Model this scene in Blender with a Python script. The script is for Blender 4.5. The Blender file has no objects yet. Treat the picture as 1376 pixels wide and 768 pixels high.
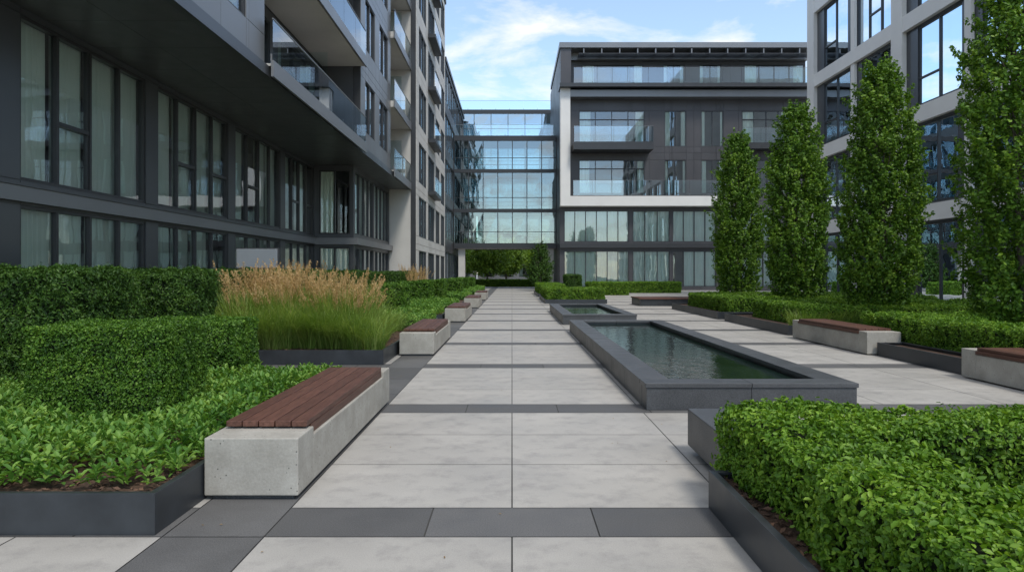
import bpy, math, random
import numpy as np
random.seed(7); rng=np.random.default_rng(7)
scene=bpy.context.scene
COL=scene.collection
R=math.radians
# ------------------------------------------------------------------ materials
def newmat(name):
    m=bpy.data.materials.new(name); m.use_nodes=True
    nt=m.node_tree; nt.nodes.clear()
    out=nt.nodes.new('ShaderNodeOutputMaterial')
    return m,nt,out
def N(nt,t,**kw):
    n=nt.nodes.new(t)
    for k,v in kw.items():
        if k in n.inputs.keys(): n.inputs[k].default_value=v
        else: setattr(n,k,v)
    return n
def c4(c): return (c[0],c[1],c[2],1)
def mixcol(nt,fac,a,b,mode='MIX'):
    n=nt.nodes.new('ShaderNodeMix'); n.data_type='RGBA'; n.blend_type=mode
    for i,v in ((0,fac),(6,a),(7,b)):
        if isinstance(v,bpy.types.NodeSocket): nt.links.new(v,n.inputs[i])
        elif i==0: n.inputs[0].default_value=v
        else: n.inputs[i].default_value=c4(v)
    return n.outputs[2]
def mrange(nt,v,a,b,c,d):
    n=nt.nodes.new('ShaderNodeMapRange'); nt.links.new(v,n.inputs[0])
    for i,x in enumerate((a,b,c,d)): n.inputs[i+1].default_value=x
    return n.outputs[0]
def noise(nt,scale,detail=4,rough=.55,stretch=None,coord=None):
    tc=nt.nodes.new('ShaderNodeTexCoord'); src=tc.outputs['Object']
    if stretch:
        mp=nt.nodes.new('ShaderNodeMapping'); mp.inputs['Scale'].default_value=stretch
        nt.links.new(src,mp.inputs[0]); src=mp.outputs[0]
    n=nt.nodes.new('ShaderNodeTexNoise'); n.inputs['Scale'].default_value=scale
    n.inputs['Detail'].default_value=detail; n.inputs['Roughness'].default_value=rough
    nt.links.new(src,n.inputs['Vector']); return n.outputs[0]
def bump(nt,h,strength,dist,bs):
    b=nt.nodes.new('ShaderNodeBump'); b.inputs['Strength'].default_value=strength; b.inputs['Distance'].default_value=dist
    nt.links.new(h,b.inputs['Height']); nt.links.new(b.outputs[0],bs.inputs['Normal'])
def solid(name,col,rough=.6,metal=0,var=.25,scale=3,island=0,bmp=0,bscale=60,fine=0,stretch=None,spec=.5,stain=0):
    m,nt,out=newmat(name); bs=N(nt,'ShaderNodeBsdfPrincipled'); nt.links.new(bs.outputs[0],out.inputs[0])
    bs.inputs['Roughness'].default_value=rough; bs.inputs['Metallic'].default_value=metal
    bs.inputs['Specular IOR Level'].default_value=spec
    n=noise(nt,scale,6,.6,stretch); f=mrange(nt,n,.3,.7,0,1)
    c=mixcol(nt,f,[x*(1-var) for x in col],[x*(1+var) for x in col])
    if fine:
        n2=noise(nt,140,3,.6); f2=mrange(nt,n2,.35,.65,0,1)
        g=mixcol(nt,f2,(1-fine,)*3,(1+fine,)*3); c=mixcol(nt,1.0,c,g,'MULTIPLY')
    if stain:
        n3=noise(nt,4.5,7,.7); f3=mrange(nt,n3,.48,.68,0,1)
        g=mixcol(nt,f3,(1,1,1),(1-stain,1-stain,1-stain*.95)); c=mixcol(nt,1.0,c,g,'MULTIPLY')
    if island:
        ge=nt.nodes.new('ShaderNodeNewGeometry'); v=mrange(nt,ge.outputs['Random Per Island'],0,1,1-island,1+island)
        cc=nt.nodes.new('ShaderNodeCombineColor')
        for i in range(3): nt.links.new(v,cc.inputs[i])
        c=mixcol(nt,1.0,c,cc.outputs[0],'MULTIPLY')
    nt.links.new(c,bs.inputs['Base Color'])
    rr=mrange(nt,n,.3,.7,rough*.85,min(1,rough*1.15)); nt.links.new(rr,bs.inputs['Roughness'])
    if bmp: bump(nt,noise(nt,bscale,4,.6),bmp,.01,bs)
    return m
M={}
M['slab']=solid('light_paving',(.368,.352,.325),.55,var=.12,scale=1.1,island=.06,bmp=.12,bscale=90,fine=.10,stain=.22,spec=.4)
M['dark_slab']=solid('dark_granite_paving',(.098,.097,.096),.6,var=.12,scale=2.5,island=.16,bmp=.15,bscale=120,fine=.28,spec=.4)
M['grout']=solid('joint_sand',(.05,.05,.048),.9)
M['ground']=solid('asphalt_ground',(.16,.16,.155),.85,var=.2,scale=.3)
M['granite']=solid('dark_granite',(.064,.066,.069),.42,var=.15,scale=3,island=.14,fine=.4,bmp=.08,bscale=150,spec=.4)
M['clad']=solid('grey_cladding',(.19,.195,.203),.36,.3,var=.06,scale=.7,island=.05)
M['darkclad']=solid('dark_cladding',(.075,.080,.088),.33,.3,var=.08,scale=.6,island=.06)
M['brownclad']=solid('charcoal_cladding',(.064,.063,.069),.45,.2,var=.08,scale=.6,island=.08)
M['frame']=solid('anthracite_frame',(.045,.047,.051),.4,.3,var=.08)
M['steel']=solid('planter_steel',(.040,.045,.051),.42,.3,var=.22,scale=4,bmp=.03)
M['white']=solid('pale_stone_cladding',(.70,.69,.665),.6,var=.05,scale=.8,island=.03)
M['conc_wall']=solid('fair_faced_concrete_wall',(.50,.485,.455),.7,var=.1,scale=.6)
M['interior']=solid('interior_plaster',(.16,.16,.155),.8,var=.3,scale=.5)
M['soffit']=solid('soffit_metal',(.11,.114,.122),.4,.2,var=.05,island=.06)
M['trunk']=solid('bark',(.09,.075,.06),.9,var=.3,scale=12,bmp=.5,bscale=40)
M['mulch']=solid('bark_mulch',(.075,.042,.026),.95,var=.55,scale=28,bmp=1,bscale=45)
M['chip']=solid('mulch_chips',(.10,.055,.033),.9,var=.3,scale=9,island=.6)
M['sign']=solid('grey_panel',(.20,.22,.24),.5,var=.04)
M['deadleaf']=solid('dry_leaf',(.28,.17,.05),.7,var=.2,island=.5)
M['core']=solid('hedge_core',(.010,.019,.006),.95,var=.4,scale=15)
def conc():
    m,nt,out=newmat('cast_concrete'); bs=N(nt,'ShaderNodeBsdfPrincipled'); nt.links.new(bs.outputs[0],out.inputs[0])
    bs.inputs['Roughness'].default_value=.75
    c=mixcol(nt,mrange(nt,noise(nt,3.5,7,.65),.3,.7,0,1),(.29,.272,.235),(.43,.41,.365))
    c=mixcol(nt,mrange(nt,noise(nt,60,3,.6),.3,.7,0,1),c,mixcol(nt,1.0,c,(.82,.82,.82),'MULTIPLY'))
    tc=nt.nodes.new('ShaderNodeTexCoord')
    v=nt.nodes.new('ShaderNodeTexVoronoi'); v.inputs['Scale'].default_value=24; nt.links.new(tc.outputs['Object'],v.inputs['Vector'])
    pit=mrange(nt,v.outputs['Distance'],.10,.15,1,0)
    gate=mrange(nt,noise(nt,7,2,.5),.46,.52,0,1)
    mu=nt.nodes.new('ShaderNodeMath'); mu.operation='MULTIPLY'; nt.links.new(pit,mu.inputs[0]); nt.links.new(gate,mu.inputs[1])
    c=mixcol(nt,mu.outputs[0],c,(.10,.095,.085))
    nt.links.new(c,bs.inputs['Base Color']); bump(nt,noise(nt,40,5,.6),.2,.01,bs)
    return m
M['concrete']=conc()
def wood():
    m,nt,out=newmat('oiled_hardwood'); bs=N(nt,'ShaderNodeBsdfPrincipled'); nt.links.new(bs.outputs[0],out.inputs[0])
    n=noise(nt,9,7,.65,(6,.5,6)); 
    c=mixcol(nt,mrange(nt,n,.3,.7,0,1),(.052,.022,.015),(.145,.066,.045))
    ge=nt.nodes.new('ShaderNodeNewGeometry'); v=mrange(nt,ge.outputs['Random Per Island'],0,1,.75,1.25)
    cc=nt.nodes.new('ShaderNodeCombineColor')
    for i in range(3): nt.links.new(v,cc.inputs[i])
    c=mixcol(nt,1.0,c,cc.outputs[0],'MULTIPLY'); nt.links.new(c,bs.inputs['Base Color'])
    bs.inputs['Roughness'].default_value=.5; bs.inputs['Specular IOR Level'].default_value=.35; bump(nt,n,.25,.004,bs); return m
M['wood']=wood()
def glass(name,tint,minr,rough=.0,gloss=(.9,.95,1.0),ior=1.6,wob=.0):
    m,nt,out=newmat(name)
    tr=N(nt,'ShaderNodeBsdfTransparent'); tr.inputs[0].default_value=c4(tint)
    gl=N(nt,'ShaderNodeBsdfGlossy'); gl.inputs['Roughness'].default_value=rough; gl.inputs['Color'].default_value=c4(gloss)
    fr=N(nt,'ShaderNodeFresnel'); fr.inputs[0].default_value=ior
    f=mrange(nt,fr.outputs[0],0,1,minr,1)
    mx=N(nt,'ShaderNodeMixShader'); nt.links.new(f,mx.inputs[0]); nt.links.new(tr.outputs[0],mx.inputs[1]); nt.links.new(gl.outputs[0],mx.inputs[2])
    if wob:
        b=nt.nodes.new('ShaderNodeBump'); b.inputs['Strength'].default_value=wob; b.inputs['Distance'].default_value=.05
        nt.links.new(noise(nt,.8,2,.5),b.inputs['Height']); nt.links.new(b.outputs[0],gl.inputs['Normal'])
    nt.links.new(mx.outputs[0],out.inputs[0]); return m
M['glass']=glass('window_glass',(.90,.97,.94),.12,wob=.08)
M['glass_sky']=glass('reflective_window_glass',(.42,.56,.62),.42,wob=.08,ior=1.8,gloss=(.76,.88,.97))
M['glass_bridge']=glass('bridge_glazing',(.55,.66,.66),.20,wob=.08,ior=1.65,gloss=(.8,.9,.96))
M['rail_glass']=glass('balustrade_glass',(.80,.92,.92),.18)
def curtain():
    m,nt,out=newmat('curtain_fabric')
    d=N(nt,'ShaderNodeBsdfDiffuse')
    c=mixcol(nt,mrange(nt,noise(nt,.9,3,.5),.3,.7,0,1),(.80,.87,.81),(.90,.92,.86))
    nt.links.new(c,d.inputs[0]); nt.links.new(d.outputs[0],out.inputs[0]); return m
M['curtain']=curtain()
def leafmat(name,dark,mid,light,transl=.3,clump=3.0,rough=.45,gradient=None):
    m,nt,out=newmat(name); bs=N(nt,'ShaderNodeBsdfPrincipled'); bs.inputs['Roughness'].default_value=rough
    bs.inputs['Specular IOR Level'].default_value=.25
    ge=nt.nodes.new('ShaderNodeNewGeometry')
    cr=nt.nodes.new('ShaderNodeValToRGB'); e=cr.color_ramp.elements
    e[0].color=c4(dark); e[1].color=c4(light); x=e.new(.5); x.color=c4(mid)
    a=nt.nodes.new('ShaderNodeMath'); a.operation='MULTIPLY_ADD'; nt.links.new(ge.outputs['Random Per Island'],a.inputs[0]); a.inputs[1].default_value=.6
    nn=mrange(nt,noise(nt,clump,3,.6),.3,.7,-.05,.45); nt.links.new(nn,a.inputs[2])
    nt.links.new(a.outputs[0],cr.inputs[0]); nt.links.new(cr.outputs[0],bs.inputs['Base Color'])
    t=N(nt,'ShaderNodeBsdfTranslucent'); tcol=mixcol(nt,1.0,cr.outputs[0],(1.5,1.5,.6),'MULTIPLY'); nt.links.new(tcol,t.inputs[0])
    mx=N(nt,'ShaderNodeMixShader'); mx.inputs[0].default_value=transl
    nt.links.new(bs.outputs[0],mx.inputs[1]); nt.links.new(t.outputs[0],mx.inputs[2]); nt.links.new(mx.outputs[0],out.inputs[0]); return m
M['box']=leafmat('boxwood_leaf',(.038,.098,.010),(.105,.215,.020),(.25,.39,.045),transl=.26)
M['boxfine']=leafmat('clipped_box_leaf',(.022,.062,.009),(.065,.150,.016),(.155,.275,.034),transl=.2,clump=5)
M['yew']=leafmat('yew_leaf',(.018,.048,.010),(.044,.102,.016),(.10,.185,.028),transl=.22)
M['cover']=leafmat('groundcover_leaf',(.045,.125,.025),(.115,.245,.042),(.28,.42,.09),clump=2)
M['tree']=leafmat('hornbeam_leaf',(.034,.088,.011),(.092,.195,.020),(.23,.36,.040),clump=1.6,transl=.28)
M['fartree']=leafmat('distant_tree_leaf',(.06,.12,.02),(.15,.25,.03),(.28,.40,.05),clump=.8)
M['blade']=leafmat('grass_blade',(.08,.16,.025),(.18,.28,.055),(.38,.45,.15),clump=2)
M['plume']=leafmat('grass_plume',(.32,.20,.09),(.54,.37,.19),(.70,.52,.31),clump=2,rough=.8)
def water():
    m,nt,out=newmat('pool_water'); bs=N(nt,'ShaderNodeBsdfPrincipled'); nt.links.new(bs.outputs[0],out.inputs[0])
    c=mixcol(nt,mrange(nt,noise(nt,1.2,3,.5),.3,.7,0,1),(.006,.015,.012),(.014,.028,.023)); nt.links.new(c,bs.inputs['Base Color'])
    bs.inputs['Roughness'].default_value=.02; bs.inputs['IOR'].default_value=1.42
    bump(nt,noise(nt,5,4,.6,(1,.6,1)),.22,.03,bs); return m
M['water']=water()

# ------------------------------------------------------------------ mesh builders
def mkmesh(name,V,faces=None,loops=None,fsize=None,mat=None,parent=None,bevel=0,smooth=False):
    me=bpy.data.meshes.new(name)
    if faces is not None: me.from_pydata(V,[],faces)
    else:
        V=np.asarray(V,dtype=np.float32); loops=np.asarray(loops,dtype=np.int32).ravel()
        npoly=len(loops)//fsize
        me.vertices.add(len(V)); me.vertices.foreach_set('co',V.ravel())
        me.loops.add(len(loops)); me.loops.foreach_set('vertex_index',loops)
        me.polygons.add(npoly); me.polygons.foreach_set('loop_start',np.arange(npoly,dtype=np.int32)*fsize)
        me.update(calc_edges=True)
    if smooth: me.polygons.foreach_set('use_smooth',[True]*len(me.polygons))
    ob=bpy.data.objects.new(name,me); COL.objects.link(ob)
    if mat: me.materials.append(mat)
    if parent: ob.parent=parent
    if bevel:
        b=ob.modifiers.new('bevel','BEVEL'); b.width=bevel; b.segments=2; b.limit_method='ANGLE'
    return ob
def empty(name):
    e=bpy.data.objects.new(name,None); COL.objects.link(e); e.empty_display_size=.2; return e
class B:
    def __init__(s,name): s.e=empty(name); s.p={}
    def part(s,name,mat,bevel=0):
        if name not in s.p: s.p[name]=[[],[],mat,bevel]
        return s.p[name]
    def box(s,name,mat,x0,x1,y0,y1,z0,z1,bevel=0):
        p=s.part(name,mat,bevel); V,Fc=p[0],p[1]; n=len(V)
        if x0>x1:x0,x1=x1,x0
        if y0>y1:y0,y1=y1,y0
        V+= [(x0,y0,z0),(x1,y0,z0),(x1,y1,z0),(x0,y1,z0),(x0,y0,z1),(x1,y0,z1),(x1,y1,z1),(x0,y1,z1)]
        Fc+=[(n,n+3,n+2,n+1),(n+4,n+5,n+6,n+7),(n,n+1,n+5,n+4),(n+1,n+2,n+6,n+5),(n+2,n+3,n+7,n+6),(n+3,n,n+4,n+7)]
    def quad(s,name,mat,a,b,c,d):
        p=s.part(name,mat); n=len(p[0]); p[0]+=[a,b,c,d]; p[1].append((n,n+1,n+2,n+3))
    def done(s):
        for k,(V,Fc,m,bv) in s.p.items(): mkmesh(k,V,faces=Fc,mat=M[m],parent=s.e,bevel=bv)
        return s.e
class FC:
    """facade plane: axis 'x' -> plane X=base (u is Y); axis 'y' -> plane Y=base (u is X); sg outward sign"""
    def __init__(s,b,axis,base,sg): s.b=b; s.ax=axis; s.base=base; s.sg=sg
    def P(s,u,d,z): 
        k=s.base+s.sg*d
        return (k,u,z) if s.ax=='x' else (u,k,z)
    def box(s,name,mat,u0,u1,z0,z1,d0,d1):
        a=s.base+s.sg*d0; c=s.base+s.sg*d1
        if s.ax=='x': s.b.box(name,mat,a,c,u0,u1,z0,z1)
        else: s.b.box(name,mat,u0,u1,a,c,z0,z1)
    def wall(s,name,mat,u0,u1,z0,z1,ops,us=(),zs=(),gap=0,d=0,th=.3):
        U=sorted(set([u0,u1]+[x for o in ops for x in o[:2] if u0<x<u1]+[x for x in us if u0<x<u1]))
        Z=sorted(set([z0,z1]+[x for o in ops for x in o[2:4] if z0<x<z1]+[x for x in zs if z0<x<z1]))
        for i in range(len(U)-1):
            for j in range(len(Z)-1):
                a,b_,c,e=U[i],U[i+1],Z[j],Z[j+1]; mu,mz=(a+b_)/2,(c+e)/2
                if any(o[0]<mu<o[1] and o[2]<mz<o[3] for o in ops): continue
                if gap:
                    s.box(name+'_backing','frame',a,b_,c,e,d-th,d-.025)
                    g=gap/2; s.box(name,mat,a+g,b_-g,c+g,e-g,d-.024,d)
                else: s.box(name,mat,a,b_,c,e,d-th,d)
    def window(s,u0,u1,z0,z1,n=1,trans=(),curt='full',fw=.06,gl='glass',d=0,step=.03,per=.13,hz=()):
        F='window_frames'; a,b_=d-.16,d-.03
        s.box(F,'frame',u0,u0+fw,z0,z1,a,b_); s.box(F,'frame',u1-fw,u1,z0,z1,a,b_)
        s.box(F,'frame',u0+fw,u1-fw,z0,z0+fw,a,b_); s.box(F,'frame',u0+fw,u1-fw,z1-fw,z1,a,b_)
        w=(u1-u0)/n
        for i in range(1,n): s.box(F,'frame',u0+i*w-fw*.5,u0+i*w+fw*.5,z0+fw,z1-fw,d-.13,b_+.003)
        for (i,z) in trans:
            s.box(F,'frame',u0+i*w+fw*.6,u0+(i+1)*w-fw*.6,z-.04,z+.04,a,b_-.004)
            for (p,q) in ((z+.04,z1-fw),(z0+fw,z-.04)):
                k=.045
                ua,ub=u0+i*w+fw*.6,u0+(i+1)*w-fw*.6
                s.box(F,'frame',ua,ua+k,p,q,a,b_-.02); s.box(F,'frame',ub-k,ub,p,q,a,b_-.02)
        for z in hz: s.box(F,'frame',u0+fw,u1-fw,z-.04,z+.04,a,b_-.006)
        for i in range(n):
            j=random.uniform(-.004,.004); k=random.uniform(-.004,.004)
            p=(s.P(u0+i*w,d-.09+j,z0+.02),s.P(u0+(i+1)*w,d-.09+k,z0+.02),s.P(u0+(i+1)*w,d-.09-j,z1-.02),s.P(u0+i*w,d-.09-k,z1-.02))
            s.b.quad('window_glass',gl,*p)
        def cur(ua,ub):
            p=s.b.part('curtains','curtain'); m=max(2,int((ub-ua)/step)); n0=len(p[0]); ph=random.random()*6
            for q in range(m+1):
                u=ua+(ub-ua)*q/m; dd=d-.22+.028*math.sin(u/per*6.28+ph)+.02*math.sin(u*7+ph)
                p[0].append(s.P(u,dd,z0+.02)); p[0].append(s.P(u,dd,z1))
            for q in range(m): k=n0+2*q; p[1].append((k,k+2,k+3,k+1))
        if curt=='full':
            for i in range(n): 
                if random.random()<.9: cur(u0+i*w+.03,u0+(i+1)*w-.03)
        elif curt=='part':
            f=random.uniform(.12,.3)*(u1-u0); cur(u0+.03,u0+f); cur(u1-f*random.uniform(.6,1),u1-.03)
    def rail(s,u0,u1,z,h=1.05,d=0,n=None):
        n=n or max(1,round((u1-u0)/1.6)); w=(u1-u0)/n
        for i in range(n):
            s.b.quad('balustrade_glass','rail_glass',s.P(u0+i*w+.012,d,z),s.P(u0+(i+1)*w-.012,d,z),s.P(u0+(i+1)*w-.012,d,z+h),s.P(u0+i*w+.012,d,z+h))
        s.box('balustrade_rail','clad',u0,u1,z+h,z+h+.022,d-.018,d+.018)
        for i in range(n+1):
            u=min(max(u0+i*w,u0+.02),u1-.02); s.box('balustrade_clamps','clad',u-.02,u+.02,z,z+.16,d-.05,d-.015)

# ------------------------------------------------------------------ leaves
def wav(P,f,seed=0):
    r=np.random.default_rng(seed); o=np.zeros(len(P))
    for i in range(6):
        k=r.normal(size=3); k=k/np.linalg.norm(k)*f*(.6+.35*i); o+=np.sin(P@k+r.random()*6.28)/(1+.25*i)
    return o/3.2
def unit(a): return a/np.maximum(np.linalg.norm(a,axis=1,keepdims=True),1e-9)
def leaves(name,P,Nn,L,mat,parent,D=None,hi=False,wr=.5,seed=1):
    r=np.random.default_rng(seed); n=len(P)
    if D is None: D=r.normal(size=(n,3))
    Nn=unit(Nn); D=unit(D-Nn*np.sum(D*Nn,axis=1,keepdims=True)); S=np.cross(Nn,D); L=np.asarray(L).reshape(-1,1)*np.ones((n,1))
    W=L*wr/2
    if hi:
        b=P-D*L*.5; t=P+D*L*.5-Nn*L*.10
        l1=P-D*L*.18+S*W*.9+Nn*L*.10; l2=P+D*L*.2+S*W*.85+Nn*L*.08; r1=P-D*L*.18-S*W*.9+Nn*L*.10; r2=P+D*L*.2-S*W*.85+Nn*L*.08
        V=np.stack([b,l1,l2,t,r2,r1],1).reshape(-1,3); k=(np.arange(n)*6)[:,None]
        F=np.concatenate([k+np.array([[0,3,2,1]]),k+np.array([[0,5,4,3]])],1)
        return mkmesh(name,V,loops=F,fsize=4,mat=M[mat],parent=parent)
    b=P-D*L*.5; t=P+D*L*.5; l=P+S*W+Nn*L*.10; q=P-S*W+Nn*L*.10
    V=np.stack([b,l,t,q],1).reshape(-1,3); k=(np.arange(n)*4)[:,None]
    F=np.concatenate([k+np.array([[0,2,1]]),k+np.array([[0,3,2]])],1)
    return mkmesh(name,V,loops=F,fsize=3,mat=M[mat],parent=parent)
_h=[100]
def hedge(name,boxes,L=.03,mat='box',cover=2.6,hi=False,lump=.035,zb=.18,wr=.55,rr=.07,spk=.03):
    _h[0]+=1; sd=_h[0]; r=np.random.default_rng(sd); e=empty(name); PP=[];NN=[]
    b=B.__new__(B); b.e=e; b.p={}
    for bi,(x0,x1,y0,y1,z1) in enumerate(boxes):
        ins=.085
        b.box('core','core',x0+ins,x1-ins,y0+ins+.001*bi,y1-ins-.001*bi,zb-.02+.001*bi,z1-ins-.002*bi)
        fs=[('t',(x1-x0)*(y1-y0)),('f',(x1-x0)*(z1-zb)),('b',(x1-x0)*(z1-zb)),('l',(y1-y0)*(z1-zb)),('r',(y1-y0)*(z1-zb))]
        for nm,A in fs:
            n=int(A*cover/(.5*wr*L*L)); u=r.random(n); v=r.random(n)
            if nm=='b': n=n//3; u=u[:n]; v=v[:n]
            X=x0+(x1-x0)*u; Y=y0+(y1-y0)*v; Z=np.full(n,z1)
            if nm in 'fb': Z=zb+(z1-zb)*v; Y=np.full(n,y0 if nm=='f' else y1)
            if nm in 'lr': Z=zb+(z1-zb)*v; Y=y0+(y1-y0)*u; X=np.full(n,x0 if nm=='l' else x1)
            p=np.stack([X,Y,Z],1)
            lo=np.array([x0+rr,y0+rr,-1]); hi_=np.array([x1-rr,y1-rr,z1-rr]); q=np.clip(p,lo,hi_); dv=unit(p-q); p=q+dv*rr
            keep=np.ones(n,bool)
            for bj,o in enumerate(boxes):
                if bj==bi: continue
                m_=.05
                keep&=~((p[:,0]>o[0]+m_)&(p[:,0]<o[1]-m_)&(p[:,1]>o[2]+m_)&(p[:,1]<o[3]-m_)&(p[:,2]<o[4]-m_))
            PP.append(p[keep]); NN.append(dv[keep])
    P=np.concatenate(PP); Nn=np.concatenate(NN); n=len(P)
    off=lump*wav(P,22,sd)+lump*.9*wav(P,7,sd+1)+lump*.5*wav(P,55,sd+2)-r.exponential(.02,n)+r.random(n)*.012
    spike=(r.random(n)<spk)*r.random(n)*.045; P=P+Nn*(off+spike)[:,None]
    D=r.normal(size=(n,3))+Nn*.7+np.array([0,0,.5])
    NL=unit(Nn*.7+r.normal(size=(n,3))*.6+np.array([0,0,.2]))
    b.done()
    leaves('foliage',P,NL,L*(.65+.65*r.random(n)),mat,e,D=D,hi=hi,wr=wr,seed=sd)
    return e
def groundcover(name,x0,x1,y0,y1,z=.36,dens=110,L=.07,holes=(),zb=.2,hi=True,mat='cover',per=14):
    _h[0]+=1; sd=_h[0]; r=np.random.default_rng(sd); e=empty(name)
    ns=int((x1-x0)*(y1-y0)*dens); X=x0+(x1-x0)*r.random(ns); Y=y0+(y1-y0)*r.random(ns)
    k=np.ones(ns,bool)
    for h in holes: k&=~((X>h[0])&(X<h[1])&(Y>h[2])&(Y<h[3]))
    X=X[k];Y=Y[k];ns=len(X); b=np.stack([X,Y,np.zeros(ns)],1)
    ed=np.minimum.reduce([X-x0,x1-X,Y-y0,y1-Y]); edge=np.clip(ed/.25,.3,1)
    H=(z-zb)*(.75+.35*wav(b,5,sd)+.3*r.random(ns))*edge**.5
    lean=r.normal(size=(ns,2))*.16
    P=[];Nn=[];D=[]
    for i in range(per):
        t=(1-(i/per)*.75); az=i*2.4+r.random(ns)*6.28*.15+X*50; el=.9-(i/per)*.75+r.normal(size=ns)*.2
        d=np.stack([np.cos(az)*np.cos(el),np.sin(az)*np.cos(el),np.sin(el)],1)
        base=np.stack([X+lean[:,0]*H*t*2,Y+lean[:,1]*H*t*2,zb+H*t],1)
        P.append(base+d*L*.55); D.append(d); up=np.stack([-np.cos(az)*np.sin(el),-np.sin(az)*np.sin(el),np.cos(el)],1); Nn.append(up+r.normal(size=(ns,3))*.25)
    P=np.concatenate(P);Nn=np.concatenate(Nn);D=np.concatenate(D)
    leaves('foliage',P,Nn,L*(.6+.6*r.random(len(P))),mat,e,D=D,hi=hi,wr=.48,seed=sd)
    return e
def strips(name,base,az,ln,lean,droop,w,mat,parent,K=5,seed=3):
    n=len(base); ts=np.linspace(0,1,K+1); V=[]
    dx=np.cos(az);dy=np.sin(az); sx=-dy; sy=dx
    for t in ts:
        o=ln*(lean*t+droop*t*t); h=ln*(t-.55*droop*t**3)
        c=np.stack([base[:,0]+dx*o,base[:,1]+dy*o,base[:,2]+h],1); ww=(w*(1-t)**.6*.5)[:,None]
        s_=np.stack([sx,sy,np.zeros(n)],1); V.append(c-s_*ww); V.append(c+s_*ww)
    V=np.stack(V,1).reshape(-1,3); k=(np.arange(n)*(2*(K+1)))[:,None]
    F=np.concatenate([k+np.array([[2*i,2*i+1,2*i+3,2*i+2]]) for i in range(K)],1)
    return mkmesh(name,V,loops=F,fsize=4,mat=M[mat],parent=parent)
def grassclump(cx,cy,rad,h,nb,plumes=0,ph=1.5,zb=.2,name='ornamental_grass',w=.009,arch=.5):
    _h[0]+=1; r=np.random.default_rng(_h[0]); e=empty(name)
    a=r.random(nb)*6.28; q=rad*.5*np.sqrt(r.random(nb)); base=np.stack([cx+np.cos(a)*q,cy+np.sin(a)*q,np.full(nb,zb)],1)
    az=a+r.normal(size=nb)*.7
    strips('blades',base,az,h*(.5+.65*r.random(nb)),.12+.3*r.random(nb),.1+arch*1.3*r.random(nb),np.full(nb,w),'blade',e)
    if plumes:
        a=r.random(plumes)*6.28; q=rad*.5*np.sqrt(r.random(plumes)); bs=np.stack([cx+np.cos(a)*q,cy+np.sin(a)*q,np.full(plumes,zb)],1)
        ln=(ph-zb)*(.62+.42*r.random(plumes)); le=.04+.26*r.random(plumes); dr=.22*r.random(plumes)**1.5; az=a+r.normal(size=plumes)*.6
        strips('stems',bs,az,ln,le,dr,np.full(plumes,.006),'plume',e)
        m=60; s0=.66+.14*r.random((plumes,1)); t=s0+(1.02-s0)*r.random((plumes,m)); o=ln[:,None]*(le[:,None]*t+dr[:,None]*t*t); hh=ln[:,None]*(t-.55*dr[:,None]*t**3)
        rd=(.013+.02*r.random((plumes,1)))*np.sin(np.clip((t-s0)/(1.02-s0),0,1)*2.9+.15)
        P=np.stack([bs[:,0:1]+np.cos(az)[:,None]*o+r.normal(size=(plumes,m))*rd,bs[:,1:2]+np.sin(az)[:,None]*o+r.normal(size=(plumes,m))*rd,bs[:,2:3]+hh],2).reshape(-1,3)
        D=r.normal(size=(len(P),3))*.35+np.array([0,0,1.]); leaves('plumes',P,r.normal(size=(len(P),3)),.045,'plume',e,D=D,wr=.2,seed=_h[0])
    return e
def limb(V,Fc,p0,p1,r0,r1,seg=7):
    p0=np.array(p0,float);p1=np.array(p1,float); d=unit((p1-p0)[None])[0]; a=np.cross(d,[.3,.9,.1]); a/=np.linalg.norm(a); b=np.cross(d,a); n=len(V)
    for p,rr in ((p0,r0),(p1,r1)):
        for i in range(seg):
            t=i/seg*6.283; V.append(tuple(p+(a*math.cos(t)+b*math.sin(t))*rr))
    for i in range(seg): j=(i+1)%seg; Fc.append((n+i,n+j,n+seg+j,n+seg+i))
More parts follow.
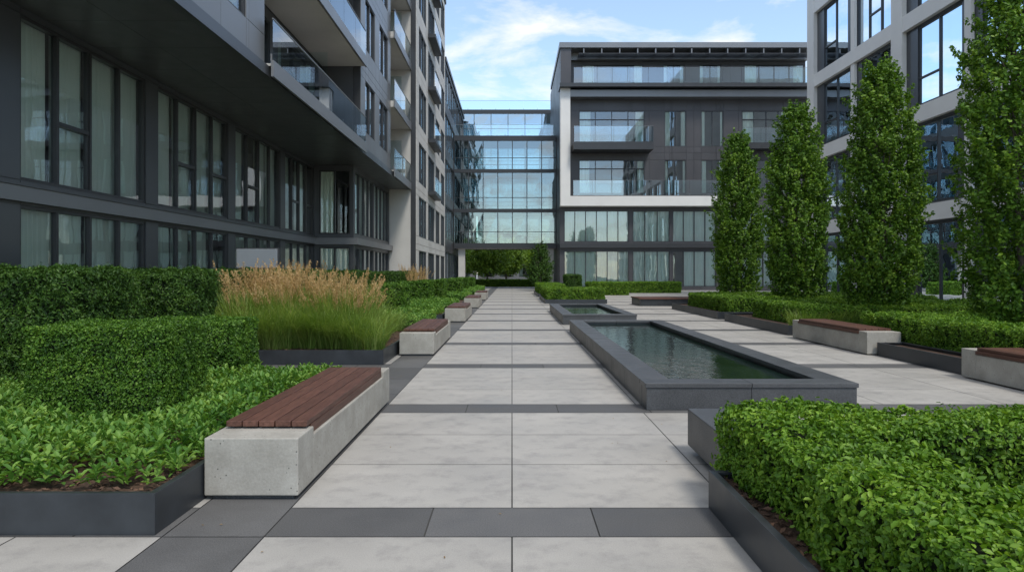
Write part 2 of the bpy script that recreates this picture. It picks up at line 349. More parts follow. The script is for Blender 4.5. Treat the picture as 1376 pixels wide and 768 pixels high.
def column_tree(cx,cy,h,rad,zb=.55,nclump=800,per=48,L=.085,mat='tree',name='hornbeam_tree',prof=None,seed=0,trunk_r=.07,up=1.0):
    r=np.random.default_rng(seed+500); e=empty(name); V=[];Fc=[]
    zt=h-.6; pts=[(cx,cy,0)]; 
    for i in range(1,7): pts.append((cx+r.normal()*.03,cy+r.normal()*.03,zt*i/6))
    for i in range(6): limb(V,Fc,pts[i],pts[i+1],trunk_r*(1-i/6.6),trunk_r*(1-(i+1)/6.6),9)
    for i in range(46):
        z=.5+(h*.82-.5)*r.random(); a=r.random()*6.28; k=rad*.75*min(1,(h-z)/h*1.8); p0=(cx,cy,z); pm=(cx+math.cos(a)*k*.5,cy+math.sin(a)*k*.5,z+.45); p1=(cx+math.cos(a)*k*.95,cy+math.sin(a)*k*.95,z+1.15)
        limb(V,Fc,p0,pm,.025,.017,5); limb(V,Fc,pm,p1,.017,.006,5)
    mkmesh('trunk_and_limbs',V,faces=Fc,mat=M['trunk'],parent=e,smooth=True)
    t=r.random(nclump*2); a=r.random(nclump*2)*6.28
    if prof is None: pr=np.interp(t,[0,.05,.2,.45,.7,.86,.95,1],[.55,.85,1,.98,.82,.55,.28,.05])
    else: pr=np.interp(t,*prof)
    keep=r.random(len(t))<(.25+.75*pr); t=t[keep][:nclump];a=a[keep][:nclump];pr=pr[keep][:nclump]; m=len(t)
    z=zb+(h-zb)*t; sp=np.stack([np.cos(a)*1.2,np.sin(a)*1.2,z*.7],1)
    rr=rad*pr*(1+.22*wav(sp,2.6,seed)+.14*wav(sp,8,seed+3))*np.power(r.random(m),.36)
    C=np.stack([cx+np.cos(a)*rr,cy+np.sin(a)*rr,z],1)
    tw=unit(np.stack([np.cos(a)*.55,np.sin(a)*.55,np.full(m,.9*up)],1)+r.normal(size=(m,3))*.25)
    ln=.26+.26*r.random(m); s=r.random((m,per))*1.0
    rad_=(.085*(1-s*.7))[:,:,None]
    o=unit(r.normal(size=(m*per,3))).reshape(m,per,3)*rad_*np.power(r.random((m,per,1)),.5)*1.6*(L/.085)
    P=(C[:,None,:]+tw[:,None,:]*(s*ln[:,None]*(L/.085))[:,:,None]+o).reshape(-1,3); o=o.reshape(-1,3)
    outw=unit(np.stack([P[:,0]-cx,P[:,1]-cy,np.full(len(P),.5*rad)],1))
    NL=unit(outw*.5+unit(o)*.5+r.normal(size=P.shape)*.5+np.array([0,0,.25])); D=r.normal(size=P.shape)+outw*.4+np.array([0,0,-.1])
    leaves('foliage',P,NL,L*(.65+.6*r.random(len(P))),mat,e,D=D,wr=.6,seed=seed)
    return e

# ================================================================== GROUND
mkmesh('ground',[(-400,-60,-.03),(400,-60,-.03),(400,900,-.03),(-400,900,-.03)],faces=[(0,1,2,3)],mat=M['ground'])
pv=B('paving')
X0,X1,Y0,Y1=-14,19,-1.0,80
pv.box('joint_bed','grout',X0,X1,Y0,Y1,-.026,-.007)
g=.0045
per=3.43; band0=3.88; bw=.48
def slab(mat,part,x0,x1,y0,y1):
    pv.quad(part,mat,(x0+g,y0+g,0),(x1-g,y0+g,0),(x1-g,y1-g,0),(x0+g,y1-g,0))
k=-2
while True:
    yb=band0+per*k
    if yb>Y1: break
    for (xa,xb) in ((X0,-1.99),(-1.41,X1)):
        xs=[xa]; q=math.ceil((xa-.5)/1.0)*1.0+.5
        while q<xb:
            if q>xa+.1: xs.append(q)
            q+=1.0
        xs.append(xb)
        for i in range(len(xs)-1): slab('dark_slab','dark_paving_band',xs[i],xs[i+1],yb,yb+bw)
    ys=[yb+bw+i*(per-bw)/3 for i in range(4)]
    for i in range(3):
        for (xa,xb) in ((X0,-1.99),(-1.41,X1)):
            xs=[xa]; q=math.ceil(xa/1.41)*1.41
            while q<xb-.05:
                if q>xa+.1: xs.append(q)
                q+=1.41
            xs.append(xb)
            for j in range(len(xs)-1): slab('slab','light_paving',xs[j],xs[j+1],ys[i],ys[i+1])
    for i in range(3): slab('dark_slab','dark_paving_strip',-1.99,-1.41,yb+i*per/3,yb+(i+1)*per/3)
    k+=1
pv.done()

# ================================================================== BENCHES
def bench(x0,x1,y0,y1,name='concrete_bench'):
    b=B(name)
    b.box('plinth','granite',x0+.04,x1-.04,y0+.04,y1-.04,0.001,.03)
    b.box('concrete_base','concrete',x0,x1,y0,y0+.36,.03,.41,bevel=.008)
    b.box('concrete_base','concrete',x0,x1,y1-.36,y1,.03,.41,bevel=.008)
    b.box('concrete_base','concrete',x0,x1,y0+.36,y1-.36,.03,.355,bevel=.008)
    ya,yb=y0+.368,y1-.368; n=5; xa,xb=x0+.03,x1-.02; w=(xb-xa)/n
    for i in range(n): b.box('seat_plank','wood',xa+i*w+.004,xa+(i+1)*w-.004,ya-.1,yb,.425,.465,bevel=.004)
    b.box('seat_skirt','wood',xb-.028,xb-.001,ya+.004,yb-.004,.357,.4235,bevel=.002)
    b.box('seat_bearer','frame',xa+.03,xb-.05,ya+.02,yb-.02,.357,.422)
    b.done()
for y in (4.5,12.3,20.6,28.8,37.0): bench(-2.03,-1.41,y,y+3.35)
def rbench(x0,x1,y0,y1):
    b=B('concrete_bench')
    b.box('concrete_base','concrete',x0,x1,y0,y0+.3,.02,.42,bevel=.008); b.box('concrete_base','concrete',x0,x1,y1-.3,y1,.02,.42,bevel=.008)
    b.box('concrete_base','concrete',x0,x1,y0+.3,y1-.3,.02,.36,bevel=.008)
    n=5; w=(x1-x0-.02)/n
    for i in range(n): b.box('seat_plank','wood',x0+.012+i*w+.004,x0+.012+(i+1)*w-.004,y0+.308,y1-.308,.415,.458,bevel=.004)
    b.box('seat_skirt','wood',x0-.012,x0+.012,y0+.31,y1-.31,.365,.412,bevel=.002)
    b.box('seat_bearer','frame',x0+.05,x1-.05,y0+.32,y1-.32,.362,.412)
    b.done()
rbench(6.45,7.07,12.4,15.7); rbench(6.45,7.07,6.3,9.8)
b=B('granite_bench'); b.box('plinth','granite',1.55,2.05,4.84,5.62,.001,.06); b.box('seat_block','granite',1.47,2.11,4.76,5.72,.06,.365,bevel=.01)
b.done()
b=B('timber_platform_bench'); b.box('base','steel',5.75,10.2,30.6,32.8,.001,.30)
for i in range(14): b.box('deck_plank','wood',5.7,10.25,30.55+i*.163,30.55+i*.163+.152,.302,.36)
b.done()

# ================================================================== PLANTERS
def planter(x0,x1,y0,y1,h=.24,t=.012,name='steel_planter',chips=0):
    b=B(name); lip=.045
    for (a,c,d,e) in ((x0,x1,y0,y0+t),(x0,x1,y1-t,y1),(x0,x0+t,y0+t,y1-t),(x1-t,x1,y0+t,y1-t)): b.box('steel_edge','steel',a,c,d,e,.001,h,bevel=.002)
    b.box('steel_lip','steel',x0+t,x1-t,y0+t,y0+lip,h-.014,h-.002); b.box('steel_lip','steel',x0+t,x1-t,y1-lip,y1-t,h-.014,h-.002)
    b.box('steel_lip','steel',x0+t,x0+lip,y0+lip,y1-lip,h-.014,h-.002); b.box('steel_lip','steel',x1-lip,x1-t,y0+lip,y1-lip,h-.014,h-.002)
    b.box('mulch_bed','mulch',x0+t,x1-t,y0+t,y1-t,.002,h-.05)
    b.done()
    if chips:
        r=np.random.default_rng(chips); P=np.stack([x0+.04+(x1-x0-.08)*r.random(chips),y0+.04+(y1-y0-.08)*r.random(chips),h-.045+r.random(chips)*.02],1)
        leaves('mulch_chips',P,r.normal(size=(chips,3))*.4+np.array([0,0,1.]),.04*(.5+r.random(chips)),'chip',b.e,wr=.45,seed=5)
    return b.e
planter(-9.3,-2.04,3.9,8.6,chips=14000)
planter(-8.3,-4.2,8.66,10.4)
planter(-8.3,-2.09,11.1,19.2,chips=5000)
planter(-8.3,-2.09,20.4,27.6); planter(-8.0,-2.09,28.6,36.4); planter(-6.4,-2.09,37.2,45); planter(-5.0,-2.09,46,53)
planter(1.255,6.2,1.2,4.36,chips=9000)
planter(7.08,14.2,6.2,15.9); planter(6.6,14.2,16.3,21.2); planter(6.6,14.2,21.9,28.2)
planter(6.6,7.075,9.86,12.34)
planter(1.6,4.6,33,40,h=.2); planter(1.6,3.4,42,50,h=.2)

# ================================================================== HEDGES
hedge('boxwood_hedge',[(1.41,2.05,1.4,4.62,.60),(2.0,6.0,3.98,4.62,.595),(2.0,6.0,1.3,2.98,.60)],L=.033,hi=True,cover=2.3,zb=.2,lump=.05,spk=.06)
hedge('clipped_box_cube',[(-4.02,-2.88,5.6,6.45,1.05)],L=.026,mat='boxfine',hi=False,cover=2.4,zb=.22,lump=.024,rr=.045)
hedge('clipped_box_cube',[(-4.35,-3.14,7.7,8.5,.95)],L=.030,mat='boxfine',cover=2.4,zb=.22,lump=.024,rr=.045)
hedge('yew_hedge',[(-8.9,-4.62,7.2,8.5,1.5)],L=.045,mat='yew',cover=2.6,lump=.06,wr=.4,spk=.06)
hedge('yew_hedge',[(-8.2,-4.4,9.2,10.2,1.5)],L=.045,mat='yew',cover=2.6,lump=.06,wr=.4,spk=.06)
hedge('yew_hedge',[(-8.1,-3.9,13.9,14.8,1.52)],L=.05,mat='yew',cover=2.6,lump=.06,wr=.4)
hedge('yew_hedge',[(-7.2,-5.5,16,19.1,1.52)],L=.06,mat='yew',cover=2.5,lump=.05,wr=.4)
hedge('yew_hedge',[(-7.2,-5.4,20.6,27.4,1.52)],L=.07,mat='yew',cover=2.4,lump=.05,wr=.4)
hedge('yew_hedge',[(-6.4,-5.0,28.8,36.2,1.5)],L=.08,mat='yew',cover=2.4,lump=.05,wr=.4)
for (a,c,y) in ((-4.4,-3.3,20.8),(-4.4,-3.15,26.0),(-4.3,-3.1,31.),(-4.0,-2.8,37.6),(-4.0,-2.8,43),(-3.8,-2.7,48.5)):
    hedge('clipped_box_cube',[(a,c,y,y+1.2,1.14)],L=.05+.001*y,mat='boxfine',cover=2.5,lump=.03)
for (y0,y1) in ((15.6,19.1),(22.6,27.5),(32.3,36.3),(39,44.9),(46.1,52.9)):
    hedge('low_shrub_planting',[(-5.1 if y0<45 else -4.9,-2.16,y0,y1,.44)],L=.06+.001*y0,mat='cover',cover=2.3,lump=.07)
groundcover('groundcover_planting',-9.2,-2.12,4.06,8.5,z=.40,dens=165,L=.066,holes=((-4.06,-2.84,5.52,6.5),(-4.4,-3.1,7.62,8.5),(-8.9,-4.6,7.15,8.5)),per=13)
groundcover('groundcover_planting',-3.6,-2.16,20.5,22.4,z=.45,dens=80,L=.08)
groundcover('groundcover_planting',-8.1,-5.0,11.3,13.8,z=.42,dens=80,L=.08,hi=False,per=10)
# grasses
r=random.Random(3)
for i in range(16):
    x=-4.95+ (i%8)*.28+r.uniform(-.16,.16); y=12.55+(i//8)*.6+r.uniform(-.15,.15)
    grassclump(x,y,.5,1.18,300,plumes=30,ph=1.72 if x<-3.7 else 1.55,zb=.2,name='feather_reed_grass',w=.010,arch=.3)
for i in range(15):
    x=-4.75+i*.165+r.uniform(-.12,.12); y=11.65+r.uniform(-.12,.3)
    grassclump(x,y,.4,(1.0 if x<-3.2 else .8)*r.uniform(.8,1.1),300,zb=.2,name='ornamental_grass',w=.011,arch=.65)
for i in range(9): grassclump(-2.75+r.uniform(-.2,.15),12.0+i*.4,.45,.8*r.uniform(.75,1.1),220,zb=.2,w=.011,arch=.65)
for i in range(6): grassclump(-4.9+r.uniform(-.4,.4),31.8+i*.6,.6,1.1,160,plumes=30,ph=1.85,name='feather_reed_grass',w=.014)
# right hand side hedges
hedge('boxwood_hedge',[(7.15,7.95,8.2,13.9,.68),(7.9,13.8,13.1,13.95,.675),(7.9,13.8,9.0,10.6,.68)],L=.042,cover=2.4,lump=.05)
hedge('boxwood_hedge',[(7.15,13.9,16.5,17.2,.68),(7.15,7.9,17.1,20.4,.675),(7.85,13.9,19.7,20.45,.67)],L=.05,cover=2.3,lump=.05)
hedge('boxwood_hedge',[(7.0,13.9,22.3,23.1,.7),(7.0,7.8,23,27.2,.695),(7.7,13.9,26.5,27.3,.69)],L=.055,cover=2.3,lump=.05)
for i in range(7): grassclump(6.95+i*.25,15.95+.02*i+.55,.5,.5,160,zb=.2,w=.012)
groundcover('groundcover_planting',8.1,13.6,17.3,19.6,z=.5,dens=60,L=.09,hi=False,per=10)
groundcover('groundcover_planting',8.1,13.6,10.8,13,z=.45,dens=60,L=.09,hi=False,per=10)
hedge('boxwood_hedge',[(1.7,4.5,33.1,35.2,.72),(1.7,2.6,35.1,39.9,.715)],L=.07,cover=2.5)
hedge('boxwood_hedge',[(1.7,3.3,42.1,49.9,.75)],L=.085,cover=2.5)
hedge('yew_hedge',[(3.5,4.6,45,46.4,1.35)],L=.09,mat='yew',cover=2.5,zb=0)
hedge('boxwood_hedge',[(5.1,7.7,45,47.5,.85)],L=.09,cover=2.5,zb=0)
hedge('boxwood_hedge',[(8.5,12.4,50,52,.8)],L=.09,cover=2.5,zb=0)
hedge('boxwood_hedge',[(-5,4,72,73.2,.75)],L=.14,cover=2.2,zb=0)

# ================================================================== TREES
for i,(x,y,h,rd) in enumerate(((9.5,28.8,7.1,.86),(9.55,22.9,6.85,.90),(9.5,17.6,6.75,.86),(9.95,13.3,7.7,1.02))):
    column_tree(x,y,h,rd,nclump=1350 if i>1 else 1050,per=42,L=.085 if i>1 else .10,seed=i*7+1,zb=.4)
column_tree(2.3,56,3.6,.85,nclump=260,per=36,L=.13,seed=91,name='small_conical_tree',mat='yew',zb=.3,prof=([0,.1,.3,.6,.9,1],[.5,.9,1,.75,.3,.05]))
for i,(x,y,h,rd) in enumerate(((-7,92,5.2,2.6),(-3.2,88,5.0,2.5),(-0.8,94,5.2,2.4),(4.5,99,5.4,2.6))):
    column_tree(x,y,h,rd,nclump=420,per=30,L=.30,seed=60+i,name='broadleaf_tree',mat='fartree',zb=1.2,prof=([0,.2,.5,.8,1],[.5,.95,1,.75,.2]),trunk_r=.15)

# ================================================================== POOLS
def pool(x0,x1,y0,y1,h=.295,rim=.33):
    b=B('reflecting_pool')
    def run(a0,a1,n): 
        w=(a1-a0)/n; return [(a0+i*w+.0025,a0+(i+1)*w-.0025) for i in range(n)]
    hw=h-.052; bt=.28
    for (a,c) in run(x0+.015,x1-.015,2): 
        b.box('granite_wall','granite',a,c,y0+.015,y0+bt,.001,hw,bevel=.003); b.box('granite_wall','granite',a,c,y1-bt,y1-.015,.001,hw,bevel=.003)
    for (a,c) in run(y0+bt+.002,y1-bt-.002,max(2,round((y1-y0)/1.3))):
        b.box('granite_wall','granite',x0+.015,x0+bt,a,c,.001,hw,bevel=.003); b.box('granite_wall','granite',x1-bt,x1-.015,a,c,.001,hw,bevel=.003)
    for (a,c) in run(x0,x1,2):
        b.box('granite_coping','granite',a,c,y0,y0+rim,hw+.003,h,bevel=.005); b.box('granite_coping','granite',a,c,y1-rim,y1,hw+.003,h,bevel=.005)
    for (a,c) in run(y0+rim+.002,y1-rim-.002,max(2,round((y1-y0)/1.3))):
        b.box('granite_coping','granite',x0,x0+rim,a,c,hw+.003,h,bevel=.005); b.box('granite_coping','granite',x1-rim,x1,a,c,hw+.003,h,bevel=.005)
    b.box('water','water',x0+.2,x1-.2,y0+.2,y1-.2,.02,h-.085)
    b.done()
pool(1.45,3.78,7.43,17.4); pool(1.45,3.6,19.6,26.6)

# ================================================================== LEFT BUILDING
fl=[6.1+3.3*i for i in range(6)]
a=B('apartment_building')
F1=FC(a,'x',-8.5,1)
ops=[];
for kx in range(6):
    s0=2.6+4.6*kx; e0=min(s0+4.05,29.2); ops+=[(s0,e0,.35,2.68),(s0,e0,3.1,5.98)]
F1.wall('lower_wall','darkclad',2,29.3,0,6.1,ops,gap=.012)
for kx in range(6):
    s0=2.6+4.6*kx; e0=min(s0+4.05,29.2)
    F1.window(s0,e0,.35,2.68,4,trans=(),curt='full',fw=.06)
    F1.window(s0,e0,3.1,5.98,4,trans=((1,4.3),) if kx%2==0 else ((1,4.3),(3,4.3)),curt='full',fw=.06)
F1.box('spandrel_band','clad',2,29.3,2.72,2.98,.001,.12); F1.box('spandrel_cap','darkclad',2,29.3,2.983,3.03,.001,.15)
F1.box('sill','frame',2,29.3,.2,.33,.001,.07)
a.box('floor_slab','interior',-10.1,-8.81,2,29.2,2.7,2.95); a.box('lower_mass','interior',-22,-10.1,2,37.7,.0,6.1)
a.box('end_wall','clad',-10.1,-8.5,1.8,1.99,0,6.1)
F2=FC(a,'y',29.3,-1); F2.wall('bay_front','darkclad',-8.49,-6.8,0,6.1,[(-8.3,-6.95,.3,2.6),(-8.3,-6.95,3.15,5.9)])
F2.window(-8.3,-6.95,.3,2.6,2,curt='full'); F2.window(-8.3,-6.95,3.15,5.9,2,curt='full')
F3=FC(a,'x',-6.8,1); o3=[(29.5,33.5,.3,2.6),(33.7,37.6,.3,2.6),(29.5,33.5,3.15,5.9),(33.7,37.6,3.15,5.9)]
F3.wall('bay_side','darkclad',29.605,37.8,0,6.1,o3)
for o in o3: F3.window(*o,4,curt='full',step=.05,per=.2)
F2.box('bay_band','clad',-8.4,-6.58,2.7,2.98,.001,.2); F3.box('bay_band','clad',29.32,37.79,2.7,2.98,.001,.2)
y=2.0
while y<37.8:
    ye=min(y+1.5,37.8); a.box('soffit_panels','soffit',-8.6,-7.22,y+.006,ye-.006,6.103,6.2); a.box('soffit_panels','soffit',-7.21,-5.86,y+.006,ye-.006,6.103,6.2); y+=1.5
a.box('soffit_fascia','darkclad',-5.86,-5.70,2,37.8,6.09,6.34)
F4=FC(a,'x',-5.8,1)
TOP=22.9
def clad_bay(u0,u1,wins):
    ops=[];
    for f in fl[:5]:
        for (p,q) in wins: ops.append((p,q,f+.95,f+3.0))
    F4.wall('upper_cladding','clad',u0,u1,6.36,TOP,ops,us=[u0+i*1.45 for i in range(1,20)],zs=[f+.3 for f in fl]+[f for f in fl[1:]],gap=.014)
    for o in ops: F4.window(*o,n=max(2,round((o[1]-o[0])/1.1)),curt='part',gl='glass_sky',fw=.05)
    a.box('bay_side_wall','darkclad',-8.9,-6.11,u0,u0+.2,6.36,TOP); a.box('bay_side_wall','darkclad',-8.9,-6.11,u1-.2,u1,6.36,TOP)
    a.box('room_back','interior',-7.6,-7.5,u0+.21,u1-.21,6.36,TOP)
    for f in fl: a.box('room_slab','interior',-7.49,-6.11,u0+.21,u1-.21,f+.26,f+.3)
def balc_bay(u0,u1):
    F=FC(a,'x',-7.3,1)
    for i,f in enumerate(fl[:5]):
        a.box('balcony_slab','conc_wall',-7.28,-5.64,u0+.01,u1-.01,f+.24 if i==0 else f+.04,f+.30)
        F5=FC(a,'x',-5.63,1); F5.box('balcony_fascia','clad',u0-.05,u1+.05,f-.02,f+.36,0,.06)
        F5.rail(u0,u1,f+.36,h=.98,d=.02)
        if i: a.box('balcony_soffit','conc_wall',-7.28,-5.66,u0+.02,u1-.02,f+.0,f+.035)
        m=(u0+u1)/2; o=[(u0+.4,m-.5,f+.36,f+2.95),(m+.2,u1-.3,f+.36,f+2.95)]
        F.wall('balcony_wall','darkclad',u0,u1,f+.301,f+3.3,o,gap=.01)
        for q in o: F.window(*q,n=3,curt='part',gl='glass')
        a.quad('privacy_screen','rail_glass',(-7.2,m,f+.36),(-5.7,m,f+.36),(-5.7,m,f+2.2),(-7.2,m,f+2.2))
    F.box('top_fascia','clad',u0,u1,TOP-.5,TOP,-1,1.5)
clad_bay(2,16,[(3,5.6),(7.4,10),(12.1,14.9)])
balc_bay(16,26.2); clad_bay(26.2,32.6,[(27.0,28.9),(29.9,31.9)]); balc_bay(32.6,37.8)
a.box('upper_mass','interior',-22,-8.91,2,37.8,6.2,TOP); a.box('roof','frame',-22,-5.7,2,37.9,TOP+.003,TOP+.3)
a.done()
c=B('concrete_residential_block')
F=FC(c,'x',-5.3,1); ops=[]
fl2=[0,3.1]+[6.2+3.3*i for i in range(5)]
for f in fl2:
    for (p,q) in ((38.9,42.3),(43.2,46.6),(47.5,50.0),(50.9,53.6)): ops.append((p,q,f+.45,f+2.75))
F.wall('concrete_frame','conc_wall',37.8,54,0,22.7,ops,us=(42.75,47.05),zs=fl2[1:],gap=.02)
for i,o in enumerate(ops): F.window(*o,n=3,curt='part',gl='glass_sky',step=.1,per=.3); 
for i,f in enumerate(fl2[2:]):
    F.box('juliet_fascia','frame',43.0,46.8,f+.2,f+.42,.001,.5); F.rail(43.0,46.8,f+.42,h=.95,d=.45)
c.box('gable_wall','conc_wall',-9,-5.601,37.84,38.1,0,22.7); c.box('mass','interior',-22,-6.9,38.11,54,0,22.69)
c.box('roof','frame',-22,-5.2,37.8,54.1,22.703,23)
for f in fl2[1:]: c.box('slab','interior',-6.89,-5.61,38.11,54,f,f+.25)
c.done()
c=B('office_block')
F=FC(c,'x',-5.31,1); ops=[]
for f in (0,3.7,7.4,11.1,14.8):
    ops.append((54.3,74.7,f+.5,f+3.2))
F.wall('spandrels','brownclad',54.1,75,0,18.3,ops,gap=.02,us=[54+1.7*i for i in range(1,12)])
for o in ops: F.window(*o,n=12,curt='none',gl='glass_sky')
c.box('mass','interior',-22,-7,54.11,75,0,18.29); c.box('roof','frame',-22,-5.2,54.12,75,18.303,18.6); c.done()

# ================================================================== BRIDGES
def bridge(y0,y1,x0,x1,zs,n,gt='glass_bridge'):
    b=B('glazed_link_bridge'); zl,zh=zs[0],zs[-1]
    for i,z in enumerate(zs):
        h=.28 if 0<i<len(zs)-1 else .42
        b.box('floor_slab','conc_wall',x0,x1,y0+.1,y1-.1,z-.02,z+h-.06); b.box('edge_band','frame',x0,x1,y0-.02,y0+.098,z-.05,z+h); b.box('edge_band','frame',x0,x1,y1-.098,y1+.02,z-.05,z+h)
    for (y,s) in ((y0,-1),(y1,1)):
        F=FC(b,'y',y,s); w=(x1-x0)/n
        for j in range(len(zs)-1):
            za=zs[j]+(.28 if j else .42); zb_=zs[j+1]-.05
            for i in range(n+1):
                u=x0+i*w; F.box('mullions','frame',u-.035,u+.035,za,zb_,-.12,-.0)
            F.box('transoms','frame',x0,x1,za+1.0,za+1.05,-.10,-.02)
            for i in range(n):
                e=random.uniform(-.006,.006); b.quad('bridge_glass',gt,F.P(x0+i*w,-.06+e,za),F.P(x0+(i+1)*w,-.06-e,za),F.P(x0+(i+1)*w,-.06+e,zb_),F.P(x0+i*w,-.06-e,zb_))
    F=FC(b,'y',y0,-1); F.rail(x0,x1,zs[-1]+.42,h=1.0,d=-.1)
    return b
b=bridge(62,66,-5.28,4.02,[3.75,7.0,10.6,13.5],7)
b.box('column','conc_wall',-4.9,-4.3,62.4,63,0,3.7); b.box('column','conc_wall',3.2,3.8,62.4,63,0,3.7); b.done()
b=bridge(76,81,-8,9,[9,12.6,16.2,19.2],9,'glass_sky'); b.done()
for (x0,x1,y,h,n) in ((-30,-6,104,11,8),(-5.5,16,110,14.5,7),(17,40,100,12,8)):
    c=B('background_building'); F=FC(c,'y',y,-1); ops=[]
    w=(x1-x0)/n
    for f in range(int(h//3.2)):
        for i in range(n): ops.append((x0+i*w+.5,x0+(i+1)*w-.4,.8+f*3.2,2.7+f*3.2))
    F.wall('wall','clad',x0,x1,0,h,ops)
    for o in ops: F.window(*o,n=2,curt='part')
    c.box('mass','interior',x0,x1,y+1.5,y+10,0,h-.05); c.box('roof','frame',x0,x1,y-.2,y+10,h+.003,h+.3); c.done()

# ================================================================== CENTRE BUILDING (Y=58)
k=.06325
def XX(p): return (p-688)*k
def ZZ(p): return 1.5+(366-p)*k
c=B('courtyard_apartment_building')
F=FC(c,'y',58,-1); x0,x1=4.05,25.2
ops=[]; W=[]
def win(pa,pb,ya,yb,n,curt='part',gl='glass_sky',**kw):
    o=(XX(pa),XX(pb),ZZ(yb),ZZ(ya)); ops.append(o); W.append((o,n,curt,gl,kw))
for (pa,pb,n) in ((758,845,6),(850,900,3),(904,962,4),(968,1040,5)): 
    win(pa,pb,337,385,n,'full','glass'); win(pa,pb,283,325,n,'full','glass')
for (pa,pb,n) in ((778,866,4),(893,922,2),(942,972,2),(1000,1062,4)):
    win(pa,pb,215,260,n,'part'); 
for (pa,pb,n) in ((778,866,4),(893,922,2),(942,972,2),(997,1062,4)): win(pa,pb,149,197,n,'part')
F.wall('charcoal_wall','brownclad',x0,x1,0,ZZ(133),ops,us=[x0+1.9*i for i in range(1,12)],zs=[ZZ(205),ZZ(270),ZZ(331)],gap=.02)
for (o,n,cu,gl,kw) in W: F.window(*o,n=n,curt=cu,gl=gl,step=.09,per=.3,hz=[o[3]-.75] if n==4 and o[2]>6 else ())
F.box('metal_band','frame',x0,x1,ZZ(333),ZZ(327),.001,.35)
F.box('stone_frame','white',XX(752),XX(765),ZZ(278),ZZ(123),.001,1.0)
F.box('stone_frame','white',XX(765)+.002,XX(1000),ZZ(278),ZZ(265),.001,1.0)
F.box('parapet_band','clad',XX(765)+.002,x1,ZZ(134),ZZ(125),.001,.99)
F.box('slab_lip','frame',x0-.1,x1,ZZ(123)+.002,ZZ(118),-.3,1.55)
F.rail(XX(769),XX(1000),ZZ(264),h=1.25,d=.9)
F.rail(XX(769),x1,ZZ(118),h=1.3,d=1.4)
F.box('balcony_slab','frame',XX(768)+.01,XX(872),ZZ(206),ZZ(196),.001,1.9); F.rail(XX(768)+.05,XX(872),ZZ(196),h=1.3,d=1.8)
F.box('balcony_slab','frame',XX(992),XX(1064),ZZ(203),ZZ(195),.001,1.2); F.rail(XX(992),XX(1064),ZZ(195),h=1.25,d=1.1)
c.quad('balcony_end_glass','rail_glass',(XX(872),56.2,ZZ(196)),(XX(872),58,ZZ(196)),(XX(872),58,ZZ(196)+1.3),(XX(872),56.2,ZZ(196)+1.3))
F6=FC(c,'y',58.6,-1); po=[(XX(783),XX(866),ZZ(119),ZZ(84)),(XX(893),XX(922),ZZ(119),ZZ(84)),(XX(942),XX(972),ZZ(119),ZZ(84)),(XX(1003),XX(1085),ZZ(119),ZZ(84))]
F6.wall('penthouse_wall','brownclad',x0+.05,x1,ZZ(118)+.01,ZZ(80),po,gap=.02,us=[x0+2.1*i for i in range(1,11)])
for o in po: F6.window(*o,n=4 if o[1]-o[0]>3 else 2,curt='part',gl='glass_sky',step=.1,per=.3)
F.box('corner_pier','brownclad',x0,XX(766),ZZ(118)+.005,ZZ(70),-.2,1.0)
F.box('roof_slab','clad',x0-.1,x1,ZZ(70)+.003,ZZ(63),-12,1.15)
F.box('roof_under','clad',x0+.1,x1,ZZ(80)+.003,ZZ(70),-3,-.2)
for i in range(14):
    u=XX(782)+i*1.5
    if u<x1: F.box('awning_brackets','clad',u,u+.08,ZZ(77),ZZ(71),-.19,1.1)
for i in range(5): F.box('awning_louvres','frame',XX(776),x1,ZZ(77)-.06,ZZ(77)-.01,.0+i*.25,.12+i*.25)
c_pl=1
F.box('plant_enclosure','clad',XX(925),x1,ZZ(63)+.003,ZZ(44),-10,-2.5)
for i in range(5): F.box('plant_louvres','frame',XX(925),x1,ZZ(63)+.15+i*.19,ZZ(63)+.19+i*.19,-2.49,-2.44)
c.box('mass','interior',x0+.02,x1,59.9,72,0,ZZ(71)); c.box('side_wall','brownclad',x0,x0+.25,58.302,71.9,0,ZZ(70)); 
for z in (ZZ(331),ZZ(272),ZZ(206),ZZ(124)): c.box('slab','interior',x0+.26,x1,58.31,59.89,z,z+.3)
c.done()

# ================================================================== RIGHT BUILDING (X=18)
c=B('stone_framed_building')
F=FC(c,'x',18,-1); ZB=[3.75,8.15,12.55,16.95,21.35]; top=23
piers=[(40.7,41.6),(31.5,32.4),(22.4,23.3),(13.3,14.2),(4.2,5.1)]
for (p,q) in piers: F.box('stone_pier','white',p,q,0,top,-.4,.02)
for i in range(4):
    ua,ub=piers[i+1][1],piers[i][0]
    for z in ZB: F.box('stone_band','white',ua,ub,z,z+.72,-.38,.0)
    levels=[(0,ZB[0])]+[(ZB[j]+.72,ZB[j+1]) for j in range(4)]
    m=(ua+ub)/2
    for li,(za,zb_) in enumerate(levels):
        s=(li%2)*.5
        o=[(ua+.15,ua+3.1+s,za+.1,zb_-.1),(m+.2+s*.5,ub-.9,za+.1,zb_-.1)]
        F.wall('infill_panels','darkclad',ua,ub,za,zb_,o,us=(ua+3.5,m-.2),gap=.015,d=-.2,th=.12)
        for w in o: F.window(*w,n=2 if w[1]-w[0]<3.3 else 3,curt='part' if random.random()<.3 else 'none',gl='glass_sky',d=-.2,fw=.055,trans=((1,za+1.3),) if li else ())
        F.box('stone_mullion','white',m-.55,m-.15,za,zb_,-.19,-.05)
for z in ZB: F.box('floor','interior',4.2,41.5,z+.02,z+.7,-1.6,-.41) if False else c.box('floor','interior',18.42,19.6,4.6,41.2,z+.02,z+.7)
c.box('mass','interior',19.7,32,4.51,41.29,0,top-.02); c.box('gable','white',18.41,32,41.3,41.58,0,top); c.box('gable','white',18.41,32,4.2,4.5,0,top)
c.box('parapet','white',17.975,18.4,4.19,41.61,22.08,top+.1); c.done()

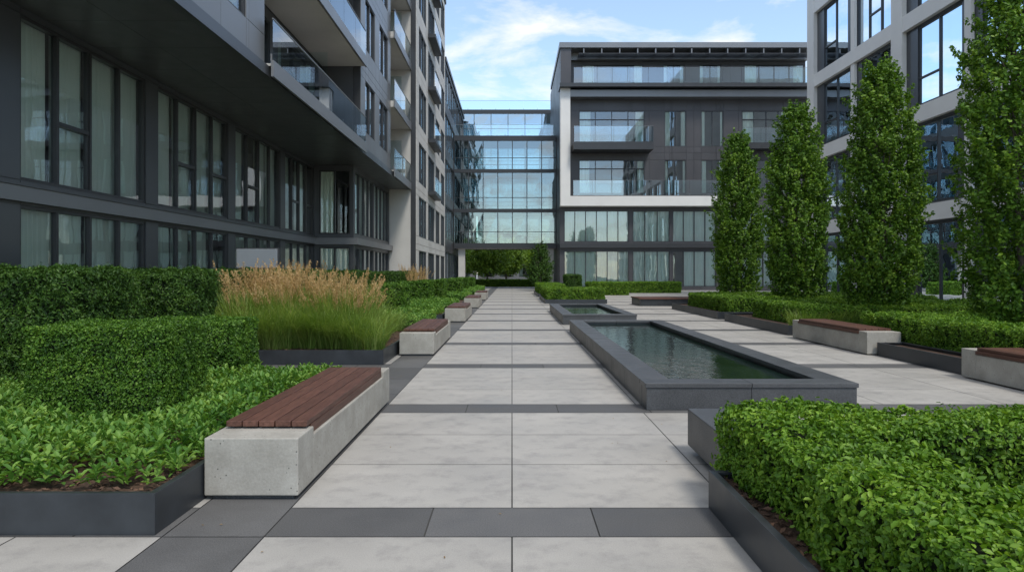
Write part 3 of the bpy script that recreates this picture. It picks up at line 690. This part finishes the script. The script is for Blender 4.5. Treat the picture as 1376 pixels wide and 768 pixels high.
# ================================================================== small items
b=B('sign_board'); b.box('panel','sign',-6.1,-5.2,15.1,15.16,1.60,2.02,bevel=.01); b.box('panel_frame','frame',-6.13,-5.17,15.162,15.19,1.57,2.05)
for x in (-5.95,-5.35): b.box('post','frame',x-.03,x+.03,15.2,15.26,0,2.0)
b.done()
rr_=np.random.default_rng(11); n=60
P=np.stack([rr_.uniform(-2.2,4.5,n),rr_.uniform(3.4,14,n),np.full(n,.006)],1)
leaves('fallen_leaves',P,rr_.normal(size=(n,3))*.15+np.array([0,0,1.]),.022,'deadleaf',None,wr=.5)

# ================================================================== WORLD + SUN + CAMERA
EL,AZ=56,152
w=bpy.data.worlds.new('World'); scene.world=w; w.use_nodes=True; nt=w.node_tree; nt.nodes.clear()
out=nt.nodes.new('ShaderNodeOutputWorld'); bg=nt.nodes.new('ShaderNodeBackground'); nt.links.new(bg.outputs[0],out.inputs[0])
sk=nt.nodes.new('ShaderNodeTexSky'); sk.sky_type='NISHITA'; sk.sun_disc=False; sk.sun_elevation=R(EL); sk.sun_rotation=R(AZ); sk.air_density=1.0; sk.dust_density=.5
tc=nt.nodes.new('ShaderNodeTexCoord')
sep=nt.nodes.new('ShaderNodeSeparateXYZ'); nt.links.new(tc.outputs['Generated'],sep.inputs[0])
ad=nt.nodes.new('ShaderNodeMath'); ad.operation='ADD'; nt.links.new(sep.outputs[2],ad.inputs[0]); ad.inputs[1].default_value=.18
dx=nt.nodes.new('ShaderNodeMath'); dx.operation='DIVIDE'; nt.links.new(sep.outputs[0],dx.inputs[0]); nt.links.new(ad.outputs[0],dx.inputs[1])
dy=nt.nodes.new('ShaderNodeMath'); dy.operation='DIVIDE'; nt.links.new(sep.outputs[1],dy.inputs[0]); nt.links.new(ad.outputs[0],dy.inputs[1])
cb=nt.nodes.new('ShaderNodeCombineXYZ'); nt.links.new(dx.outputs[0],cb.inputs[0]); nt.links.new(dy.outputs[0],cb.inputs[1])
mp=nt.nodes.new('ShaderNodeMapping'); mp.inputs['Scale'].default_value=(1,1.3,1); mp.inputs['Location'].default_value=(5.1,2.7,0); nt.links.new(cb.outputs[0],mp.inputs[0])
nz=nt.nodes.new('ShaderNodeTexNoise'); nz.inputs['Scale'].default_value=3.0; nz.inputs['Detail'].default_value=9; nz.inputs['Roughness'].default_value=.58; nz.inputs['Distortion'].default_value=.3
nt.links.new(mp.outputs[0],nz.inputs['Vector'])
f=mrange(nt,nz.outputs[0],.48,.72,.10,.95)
hi=mrange(nt,sep.outputs[2],.42,.75,0,.75)  # extra cloud added high overhead, out of view, to raise ambient light
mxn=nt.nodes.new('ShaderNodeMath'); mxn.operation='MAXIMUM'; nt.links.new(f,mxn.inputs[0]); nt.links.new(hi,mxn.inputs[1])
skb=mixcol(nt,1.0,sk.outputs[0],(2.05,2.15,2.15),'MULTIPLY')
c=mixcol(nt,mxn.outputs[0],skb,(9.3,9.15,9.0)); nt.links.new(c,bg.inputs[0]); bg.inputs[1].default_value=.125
sd=bpy.data.lights.new('sun','SUN'); sd.energy=2.5; sd.angle=R(12); sd.color=(1,.95,.87); so=bpy.data.objects.new('sun',sd); COL.objects.link(so)
from mathutils import Vector
d=Vector((math.sin(R(AZ))*math.cos(R(EL)),math.cos(R(AZ))*math.cos(R(EL)),math.sin(R(EL))))
so.rotation_euler=d.to_track_quat('Z','Y').to_euler()
cam=bpy.data.cameras.new('camera'); co=bpy.data.objects.new('camera',cam); COL.objects.link(co); scene.camera=co
cam.lens=24; cam.sensor_width=36; cam.sensor_fit='HORIZONTAL'; cam.shift_y=-18/1376; cam.clip_end=2000; cam.clip_start=.05
co.location=(0,0,1.5); co.rotation_euler=(R(90),0,0)
scene.view_settings.view_transform='Standard'; scene.view_settings.look='None'; scene.view_settings.exposure=0
